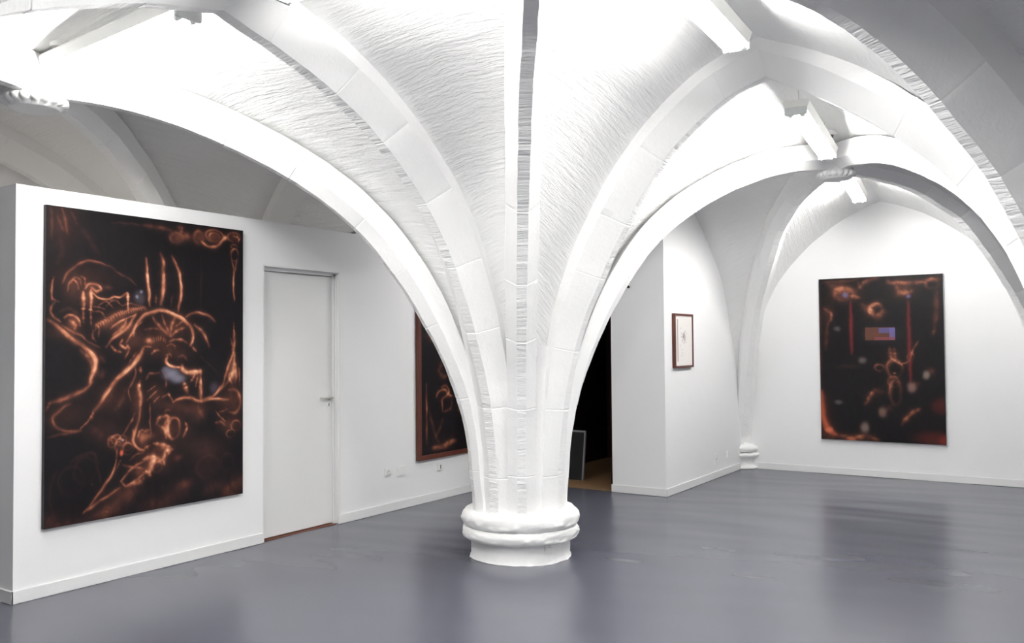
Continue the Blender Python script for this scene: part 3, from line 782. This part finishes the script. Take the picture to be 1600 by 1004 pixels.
["s",16.9,0.72,[[573.4,692.8],[560.1,717.0],[568.2,745.9],[595.1,765.5]]],
["s",14.1,0.65,[[515.2,707.4],[525.6,690.3],[557.3,684.9],[594.9,690.4]]],
["s",11.2,0.6,[[525.7,715.0],[552.2,730.7],[560.3,759.6]]],
["s",10.1,0.7,[[663.4,712.1],[674.6,730.9],[652.5,762.1]]],
["s",12.4,0.55,[[448.3,731.4],[473.8,726.0]]],
["b",0.3,[473.9,746.9],31.0,10.5],
["s",14.6,0.28,[[733.7,660.8],[762.5,699.1]]],
["s",7.0,0.4,[[552.0,670.4],[567.9,662.3],[584.0,666.6]]],
["b",0.25,[510.5,828.2],84.9,42.1],
["b",0.12,[745.4,792.1],117.4,29.5],
["s",15.4,0.85,[[592.5,801.0],[563.1,804.1],[549.9,824.3],[552.6,849.3]]],
["s",14.0,0.75,[[494.7,774.4],[541.8,781.3],[579.1,791.1]]],
["s",12.7,0.65,[[581.8,805.5],[571.1,818.9]]],
["b",0.4,[552.4,792.7],32.0,10.6],
["s",20.7,0.9,[[536.7,833.9],[505.3,827.8],[482.0,843.3],[479.6,867.5]]],
["s",16.6,0.8,[[448.7,823.2],[479.4,818.7],[520.9,823.8]]],
["s",15.1,0.85,[[448.9,868.2],[469.3,866.6],[482.2,881.7]]],
["s",12.4,0.6,[[448.6,788.5],[474.1,780.0]]],
["r",8.3,0.5,[515.8,856.7],26.3,18.3],
["b",0.3,[622.5,833.7],21.9,10.1],
["b",0.1,[774.4,871.8],76.5,48.1],
["r",14.7,0.12,[791.9,880.8],65.0,40.8],
["b",0.1,[797.6,821.8],89.3,22.3],
["r",12.0,0.1,[905.2,875.4],36.9,34.1],
["s",60.5,0.33,[[875.0,955.9],[911.4,978.5],[954.5,963.8],[995.2,948.6]]],
["s",44.5,0.2,[[774.6,968.0],[845.0,952.9]]],
["s",56.8,0.2,[[553.1,980.2],[633.8,949.7],[689.1,933.6]]],
["s",55.9,0.2,[[449.4,985.9],[553.1,987.2]]],
["b",0.22,[661.2,927.2],33.5,14.5],
["s",9.2,0.7,[[166.0,972.1],[197.5,949.7],[234.0,917.5],[271.1,884.9],[299.4,857.4],[313.5,825.1],[318.1,781.7]]],
["s",10.5,0.6,[[175.0,969.9],[215.8,951.8],[271.4,931.5],[333.2,909.5]]],
["s",9.5,0.6,[[337.9,888.0],[362.4,904.0],[411.7,891.7],[448.9,874.6]]],
["s",9.5,0.65,[[337.9,888.0],[371.9,860.7],[406.5,843.2],[448.7,829.5]]],
["s",9.5,0.5,[[347.4,834.7],[396.6,845.8],[448.9,857.2]]],
["s",17.7,0.55,[[372.2,908.3],[421.8,899.6],[449.0,888.4]]],
["b",0.3,[426.7,865.6],30.4,17.2],
["s",5.3,0.5,[[299.3,847.4],[318.3,815.4]]],
["s",5.4,0.45,[[318.4,845.7],[337.6,817.0]]],
["b",0.3,[206.2,885.1],1.8,1.3],
["s",8.2,0.55,[[396.0,718.9],[398.7,763.7],[421.3,789.4],[448.6,794.9]]],
["r",6.7,0.4,[371.6,782.2],24.7,20.5],
["s",6.8,0.45,[[376.7,820.2],[411.3,805.8],[446.6,801.6]]],
["s",7.5,0.12,[[51.2,825.3],[30.3,861.3],[24.4,917.4],[43.8,967.0]]],
["s",9.1,0.15,[[107.3,804.6],[160.3,786.2],[214.8,787.2],[233.6,848.1],[243.0,882.1]]],
["r",8.9,0.09,[112.1,862.9],53.3,45.0],
["r",9.0,0.1,[174.1,836.2],50.2,42.4],
["s",50.0,0.22,[[6.0,971.8],[44.0,995.4]]],
["s",32.8,0.24,[[271.5,958.1],[262.4,993.6]]],
["s",53.1,0.27,[[197.8,992.3],[262.3,986.9],[309.5,969.1],[372.3,939.0],[401.9,928.5]]],
["s",38.5,0.18,[[52.5,996.5],[161.7,997.6]]],
["b",0.15,[347.8,926.2],64.1,20.3]]
ART_B=[
["s",16.2,0.75,[[268.4,149.4],[270.8,468.8]],[0.22,0.018,0.018]],
["s",17.6,0.75,[[732.2,158.3],[738.2,637.0]],[0.22,0.018,0.018]],
["r",32.9,0.5,[216.7,97.8],83.0,35.5],
["b",0.3,[216.7,97.8],105.5,44.4],
["b",0.6,[224.1,103.6],24.2,15.5,[0.16,0.16,0.34]],
["s",24.4,0.65,[[269.3,110.7],[339.5,124.0]]],
["s",41.3,0.35,[[80.1,37.0],[171.8,62.8],[277.7,77.7]]],
["r",28.2,0.75,[474.9,199.4],49.6,32.6],
["s",44.2,0.5,[[365.1,168.9],[423.4,203.4],[481.2,237.6],[540.0,217.4]]],
["s",31.7,0.6,[[645.3,69.2],[672.9,102.6],[729.6,104.6],[758.2,94.8]]],
["b",0.6,[736.0,126.2],16.9,9.6,[0.14,0.14,0.34]],
["b",0.25,[701.6,92.8],84.7,43.0],
["s",28.5,0.5,[[338.8,35.7],[353.2,58.3],[376.1,37.2],[428.5,17.2],[502.2,9.2]]],
["s",27.7,0.6,[[574.6,23.1],[603.0,40.5],[773.8,47.2],[857.9,45.1]]],
["r",23.5,0.5,[919.8,58.2],48.0,26.5],
["s",31.2,0.35,[[952.7,101.8],[949.1,207.2],[931.8,312.1]]],
["s",19.4,0.45,[[931.4,322.6],[919.4,353.9]]],
["s",20.7,0.3,[[34.0,18.3],[172.9,20.4],[339.4,13.6]]],
["s",27.3,0.3,[[858.2,34.5],[982.6,28.9]]],
["s",20.6,0.45,[[45.9,181.9],[106.6,228.2],[74.6,283.3]]],
["s",24.7,0.35,[[66.8,283.1],[47.9,439.0]]],
["b",0.2,[76.1,216.3],46.2,55.9],
["b",0.18,[514.3,352.2],136.6,49.7,[0.06,0.05,0.06]],
["q",0.9,[391.0,311.9],[614.4,382.9],[0.11,0.04,0.022]],
["q",0.85,[500.9,314.1],[619.9,340.1],[0.1,0.09,0.24]],
["q",0.8,[587.7,315.8],[618.7,380.9],[0.13,0.12,0.32]],
["q",0.8,[462.8,373.0],[618.6,383.0],[0.22,0.05,0.06]],
["b",0.5,[463.4,351.3],58.2,15.2],
["b",0.5,[150.6,312.7],27.4,15.5,[0.15,0.14,0.13]],
["b",0.55,[356.1,507.7],29.5,18.5,[0.19,0.15,0.14]],
["b",0.55,[152.0,767.9],30.2,13.1,[0.15,0.14,0.145]],
["b",0.5,[515.4,819.3],31.6,27.7,[0.35,0.2,0.15]],
["b",0.55,[747.0,668.6],30.7,27.4,[0.35,0.2,0.17]],
["b",0.5,[367.3,918.4],32.2,30.1,[0.35,0.25,0.2]],
["b",0.55,[860.4,594.8],24.8,23.0,[0.4,0.3,0.25]],
["r",23.7,0.6,[616.3,557.4],59.7,53.3],
["r",23.6,0.55,[619.1,701.1],42.6,74.3],
["s",23.8,0.5,[[577.0,434.0],[589.4,498.5]]],
["s",27.7,0.5,[[612.5,445.1],[625.2,498.7]]],
["s",15.7,0.7,[[596.6,498.5],[673.7,536.3]]],
["r",13.9,0.6,[494.1,551.6],37.6,19.4],
["s",11.8,0.7,[[673.9,531.0],[731.0,510.1],[761.0,446.7],[804.6,394.3]]],
["r",11.8,0.5,[742.9,488.9],22.4,23.3],
["r",15.8,0.45,[606.7,637.4],42.7,31.9],
["b",0.7,[615.5,584.1],11.4,5.3],
["s",27.9,0.6,[[378.5,772.9],[416.5,724.1],[461.3,686.1]]],
["s",27.2,0.65,[[662.8,890.9],[735.0,826.5],[805.5,794.1]]],
["s",38.9,0.35,[[747.3,658.1],[796.4,647.4]]],
["s",38.6,0.35,[[867.6,584.4],[923.2,563.6]]],
["s",39.6,0.2,[[453.9,691.5],[526.0,701.8]]],
["s",39.3,0.25,[[551.6,808.1],[580.9,786.5]]],
["s",32.6,0.8,[[6.4,705.4],[9.4,782.8],[15.4,859.9],[59.8,936.0],[119.9,967.4]],[0.75,0.16,0.07]],
["s",35.7,0.6,[[119.9,967.4],[254.7,985.7],[373.2,971.8],[474.5,990.6]]],
["b",0.8,[67.3,941.3],30.5,17.5,[0.8,0.2,0.1]],
["b",0.7,[254.6,991.1],37.1,10.8,[0.7,0.2,0.1]],
["s",60.5,0.3,[[13.0,970.0],[119.2,1000.1]]],
["b",0.3,[970.2,776.3],67.3,41.3,[0.2,0.02,0.015]],
["b",0.18,[922.9,968.2],147.7,41.2,[0.35,0.05,0.03]],
["b",0.3,[990.1,976.7],40.2,30.8,[0.5,0.05,0.03]],
["s",16.4,0.25,[[5.8,22.8],[4.1,672.2]]],
["b",0.12,[235.9,545.3],89.6,13.1]]
ART_C=[
["s",15.9,0.7,[[185.8,696.1],[218.7,664.0],[295.7,657.2],[362.4,688.6],[407.7,695.2]]],
["s",15.9,0.65,[[251.8,641.3],[307.1,633.5],[351.5,664.0],[317.5,691.7],[261.9,708.7],[261.5,737.4],[272.0,776.3]]],
["s",24.7,0.4,[[209.3,544.6],[274.5,584.4],[341.5,576.4]]],
["s",24.6,0.35,[[275.8,488.2],[231.1,545.0]]],
["s",16.0,0.4,[[384.7,713.8],[372.7,761.9],[294.1,777.4]]],
["s",31.9,0.65,[[139.6,967.3],[269.5,967.6],[358.8,950.0],[438.5,945.9]]],
["s",13.7,0.6,[[65.6,616.4],[66.1,943.2]]],
["s",34.6,0.4,[[83.6,325.8],[114.7,382.2]]],
["s",20.8,0.3,[[99.6,767.6],[162.0,884.1],[226.0,945.3]]],
["s",18.0,0.4,[[476.6,707.8],[475.4,786.4]]],
["b",0.8,[533.1,833.9],14.1,5.9],
["s",17.5,0.3,[[271.5,814.6],[227.0,869.3],[183.2,904.4]]],
["s",21.6,0.35,[[454.0,667.6],[465.0,707.3]]]]

def cat(pts):
    p = np.array(pts, float)
    if len(p) < 3:
        return np.array([p[0]+(p[-1]-p[0])*t for t in np.linspace(0, 1, 8)])
    q = np.vstack([2*p[0]-p[1], p, 2*p[-1]-p[-2]]); out = []
    for i in range(1, len(q)-2):
        a, b, c, d = q[i-1], q[i], q[i+1], q[i+2]
        for t in np.linspace(0, 1, 7, endpoint=False): out.append(.5*((2*b)+(-a+c)*t+(2*a-5*b+4*c-d)*t*t+(-a+3*b-3*c+d)*t**3))
    out.append(p[-1]); return np.array(out)
RAMP_X = [0, .15, .35, .55, .75, .9, 1]
RAMP_C = np.array([(.0, .0, .0), (.020, .0075, .005), (.085, .026, .014), (.23, .075, .038), (.47, .19, .10), (.66, .34, .20), (.76, .47, .31)])
def paint(data, Wm, Hm, step, seedv, tone=1.0):
    nx, ny = int(Wm/step)+1, int(Hm/step)+1
    X, Y = np.meshgrid(np.linspace(0, Wm, nx), np.linspace(0, Hm, ny))
    I = np.zeros_like(X); col = np.zeros((ny, nx, 3)); cw = np.zeros_like(X)
    rs = np.random.RandomState(seedv)
    def field(n):
        g = rs.rand(n+3, n+3); gx = np.linspace(0, n, nx); gy = np.linspace(0, n, ny); ix = gx.astype(int); iy = gy.astype(int)
        fx = (gx-ix); fy = (gy-iy); fx = fx*fx*(3-2*fx); fy = fy*fy*(3-2*fy)
        a = g[iy][:, ix]; b = g[iy][:, ix+1]; c_ = g[iy+1][:, ix]; d = g[iy+1][:, ix+1]
        return (a*(1-fx)+b*fx)*(1-fy)[:, None]+(c_*(1-fx)+d*fx)*fy[:, None]
    wx, wy = (field(34)-.5)*.009+(field(90)-.5)*.002, (field(34)-.5)*.009+(field(90)-.5)*.002
    X = X+wx; Y = Y+wy
    def win(x0, x1, y0, y1):
        i0 = max(int(x0/Wm*(nx-1)), 0); i1 = min(int(x1/Wm*(nx-1))+2, nx); j0 = max(int(y0/Hm*(ny-1)), 0); j1 = min(int(y1/Hm*(ny-1))+2, ny)
        return slice(j0, max(j1, j0)), slice(i0, max(i1, i0))
    def apply(sl, a, c):
        if c is None: I[sl] = 1-(1-I[sl])*(1-a)
        else:
            a = np.clip(a, 0, 1); col[sl] = col[sl]*(1-a[..., None])+np.array(c)*a[..., None]; cw[sl] = 1-(1-cw[sl])*(1-a)
    sc = np.array([Wm/1000, Hm/1000]); k0 = 0.0
    for e in data:
        if e[0] in 'sr':
            wd = max(e[1]/1000*1.1, step*.9); it = e[2]; c = None
            if e[0] == 's': P = cat(np.array(e[3])*sc); c = e[4] if len(e) > 4 else None; closed = False
            else:
                th = np.linspace(0, 2*np.pi, 26); ctr = np.array(e[3])*sc; P = np.c_[ctr[0]+e[4]*sc[0]*np.cos(th), ctr[1]+e[5]*sc[1]*np.sin(th)]; closed = True
            sl = win(P[:, 0].min()-5*wd, P[:, 0].max()+5*wd, P[:, 1].min()-5*wd, P[:, 1].max()+5*wd)
            x = X[sl]; y = Y[sl]
            if x.size == 0: continue
            best = np.full(x.shape, 9.); bt = np.zeros(x.shape); side = np.zeros(x.shape); n = len(P)-1
            for k in range(n):
                a, b = P[k], P[k+1]; d = b-a; L2 = (d@d)+1e-12
                t = np.clip(((x-a[0])*d[0]+(y-a[1])*d[1])/L2, 0, 1); qx = a[0]+t*d[0]; qy = a[1]+t*d[1]; D = np.hypot(x-qx, y-qy)
                m = D < best; best[m] = D[m]; bt[m] = ((k+t)/n)[m]
                side[m] = (((x-a[0])*d[1]-(y-a[1])*d[0])/np.sqrt(L2))[m]
            if closed: tp = .65+.35*np.cos(2*np.pi*bt+2.2); ww = wd*(.6+.4*tp); am = it*tp
            else: tp = np.sqrt(np.clip(np.sin(np.pi*np.clip(bt*.96+.02, 0, 1)), 0, 1)); ww = wd*(.5+.5*tp); am = it*(.45+.55*tp)
            body = np.exp(-(best/ww)**2*1.1)*am*.72
            rim = np.exp(-((side-ww*.35)/(ww*.38))**2)*np.exp(-(best/ww)**2*.8)*am*.36+np.exp(-(best/(ww*2.4))**2)*am*.13
            if c is None:
                rim = rim*(.55+.45*np.sin(bt*17+k0))+np.exp(-((side+ww*.45)/(ww*.22))**2)*np.exp(-(best/ww)**2*.8)*am*.22*(.5+.5*np.sin(bt*29+2*k0))
                body = body*(.85+.15*np.sin(bt*11+k0*3))
            k0 += 1.3
            apply(sl, np.clip(body+rim*(1 if c is None else .3), 0, 1), c)
        elif e[0] == 'b':
            it = e[1]; ctr = np.array(e[2])*sc; rx = max(e[3]*sc[0], step); ry = max(e[4]*sc[1], step); c = e[5] if len(e) > 5 else None
            sl = win(ctr[0]-2.4*rx, ctr[0]+2.4*rx, ctr[1]-2.4*ry, ctr[1]+2.4*ry); x = X[sl]; y = Y[sl]
            if x.size == 0: continue
            rr = ((x-ctr[0])/rx)**2+((y-ctr[1])/ry)**2
            apply(sl, it*np.exp(-rr**(1.5 if c is not None else 1)), c)
        elif e[0] == 'q':
            a = np.array(e[2])*sc; b = np.array(e[3])*sc; sl = win(a[0], b[0], a[1], b[1]); x = X[sl]; apply(sl, np.full(x.shape, e[1]), e[4])
    # brush grain
    gr = .6*field(40)+.4*field(110)
    I = np.clip(I*(.80+.40*gr), 0, 1)
    rgb = np.stack([np.interp(I, RAMP_X, RAMP_C[:, k]) for k in range(3)], -1)
    rgb = rgb*(1-cw[..., None])+col
    rgb = rgb*tone+np.array([.0065, .0052, .0066])*(.8+.4*gr[..., None])*tone
    return nx, ny, rgb
def canvas(name, parent, data, Wm, Hm, step, m, seedv, off=.032, tone=1.0):
    """canvas in local x (width) / z (height) plane, facing -y"""
    nx, ny, rgb = paint(data, Wm, Hm, step, seedv, tone)
    xs = np.linspace(0, Wm, nx); zs = np.linspace(Hm, 0, ny)
    XX, ZZ = np.meshgrid(xs, zs); V = np.c_[XX.ravel(), np.full(nx*ny, -off), ZZ.ravel()]
    me = bpy.data.meshes.new(name); me.vertices.add(nx*ny); me.vertices.foreach_set('co', V.ravel())
    i = np.arange((ny-1)*(nx-1)); r = i//(nx-1)*nx+i % (nx-1)
    q = np.c_[r, r+nx, r+nx+1, r+1].ravel(); nf = len(i)
    me.loops.add(nf*4); me.loops.foreach_set('vertex_index', q); me.polygons.add(nf)
    me.polygons.foreach_set('loop_start', np.arange(nf)*4)
    me.update(calc_edges=True); me.validate()
    ca = me.color_attributes.new('paint', 'FLOAT_COLOR', 'POINT')
    ca.data.foreach_set('color', np.c_[rgb.reshape(-1, 3), np.ones(nx*ny)].ravel())
    o = bpy.data.objects.new(name, me); C.objects.link(o); me.materials.append(m); o.parent = parent
    return o
def painting(loc, rz, Wm, Hm, data, step, label, seedv, thick=.03, frame=None, edge=MEDG, tone=1.0):
    r = tag(empty('painting', loc, rz), label, 'painting')
    canvas('canvas', r, data, Wm, Hm, step, art_mat('oil painted canvas'), seedv, thick, tone)
    e = .0008
    bm = bmesh.new(); bm_box(bm, (0, -thick+e, 0), (Wm, 0, Hm)); bmobj('stretcher', bm, edge, r)
    if frame:
        fwid, mfr = frame; bm = bmesh.new()
        for a, b in (((-fwid, 0), (0.001, Hm)), ((Wm-.001, 0), (Wm+fwid, Hm)), ((-fwid, -fwid), (Wm+fwid, .001)), ((-fwid, Hm-.001), (Wm+fwid, Hm+fwid))):
            bm_box(bm, (a[0], -thick-.008, a[1]), (b[0], 0, b[1]), .002)
        bmobj('frame', bm, mfr, r)
    return r
MRE = mat('dark red canvas edge', (.10, .018, .012), .5, .3)
painting((XL+.004, 2.797, .414), math.radians(90), 1.484, 1.978, ART_A, .0052, 'largest dark canvas, copper limbs and spokes, on the white partition left of the door', 3, tone=.97)
painting((-2.503, YB-.006, .40), 0, 1.298, 1.85, ART_B, .0065, 'tall dark canvas with two red rods, on the back wall right', 5, tone=.75)
painting((XL+.004, 6.335+.045, .415+.045), math.radians(90), 1.24, 1.79, ART_C, .007, 'dark red brown framed painting half hidden behind the pillar', 8, .03, (.045, MFR))

# small framed drawing on the pier
fr = tag(empty('framed_drawing', (XR, 8.145, 1.266), math.radians(90)), 'small upright framed drawing on white paper, dark red brown frame', 'drawing')
W_, H_ = .495, .556; t_ = .035; fwid = .022; bm = bmesh.new()
for a, b in (((0, 0), (fwid, H_)), ((W_-fwid, 0), (W_, H_)), ((fwid, 0), (W_-fwid, fwid)), ((fwid, H_-fwid), (W_-fwid, H_))):
    bm_box(bm, (a[0], -t_, a[1]), (b[0], 0, b[1]), .001)
bmobj('frame', bm, MFR, fr)
def drawing(data):
    m = art_mat('drawn paper', .2)
    nx, ny = 120, 140; w0, h0 = W_-2*fwid, H_-2*fwid
    X, Y = np.meshgrid(np.linspace(0, 1, nx), np.linspace(0, 1, ny)); rgb = np.ones((ny, nx, 3))*np.array([.80, .77, .74])
    def ink(a, c): 
        global_a = np.clip(a, 0, 1)[..., None]; rgb[:] = rgb*(1-global_a)+np.array(c)*global_a
    ink(((np.abs(X-.14) < .025) & (Y > .07) & (Y < .92))*.8, (.22, .20, .2))
    rs = np.random.RandomState(2)
    for _ in range(60):
        cx, cy = .52+rs.randn()*.06, .42+rs.randn()*.05; ink(.35*np.exp(-((X-cx)/.03)**2-((Y-cy)/.012)**2), (.18, .10, .12))
    for cx, cy in ((.33, .25), (.35, .35), (.62, .52), (.3, .6), (.38, .68), (.42, .75), (.36, .8)): ink(.5*np.exp(-((X-cx)/.025)**2-((Y-cy)/.015)**2), (.3, .22, .25))
    xs = np.linspace(fwid, W_-fwid, nx); zs = np.linspace(H_-fwid, fwid, ny); XX, ZZ = np.meshgrid(xs, zs)
    V = np.c_[XX.ravel(), np.full(nx*ny, -.026), ZZ.ravel()]; F_ = [(j*nx+i, (j+1)*nx+i, (j+1)*nx+i+1, j*nx+i+1) for j in range(ny-1) for i in range(nx-1)]
    o = obj('paper', V, F_, m, fr); ca = o.data.color_attributes.new('paint', 'FLOAT_COLOR', 'POINT')
    ca.data.foreach_set('color', np.c_[rgb.reshape(-1, 3), np.ones(nx*ny)].ravel())
drawing(None)
box('backing', (.004, -.025, .004), (W_-.004, 0, H_-.004), MPAP, fr)
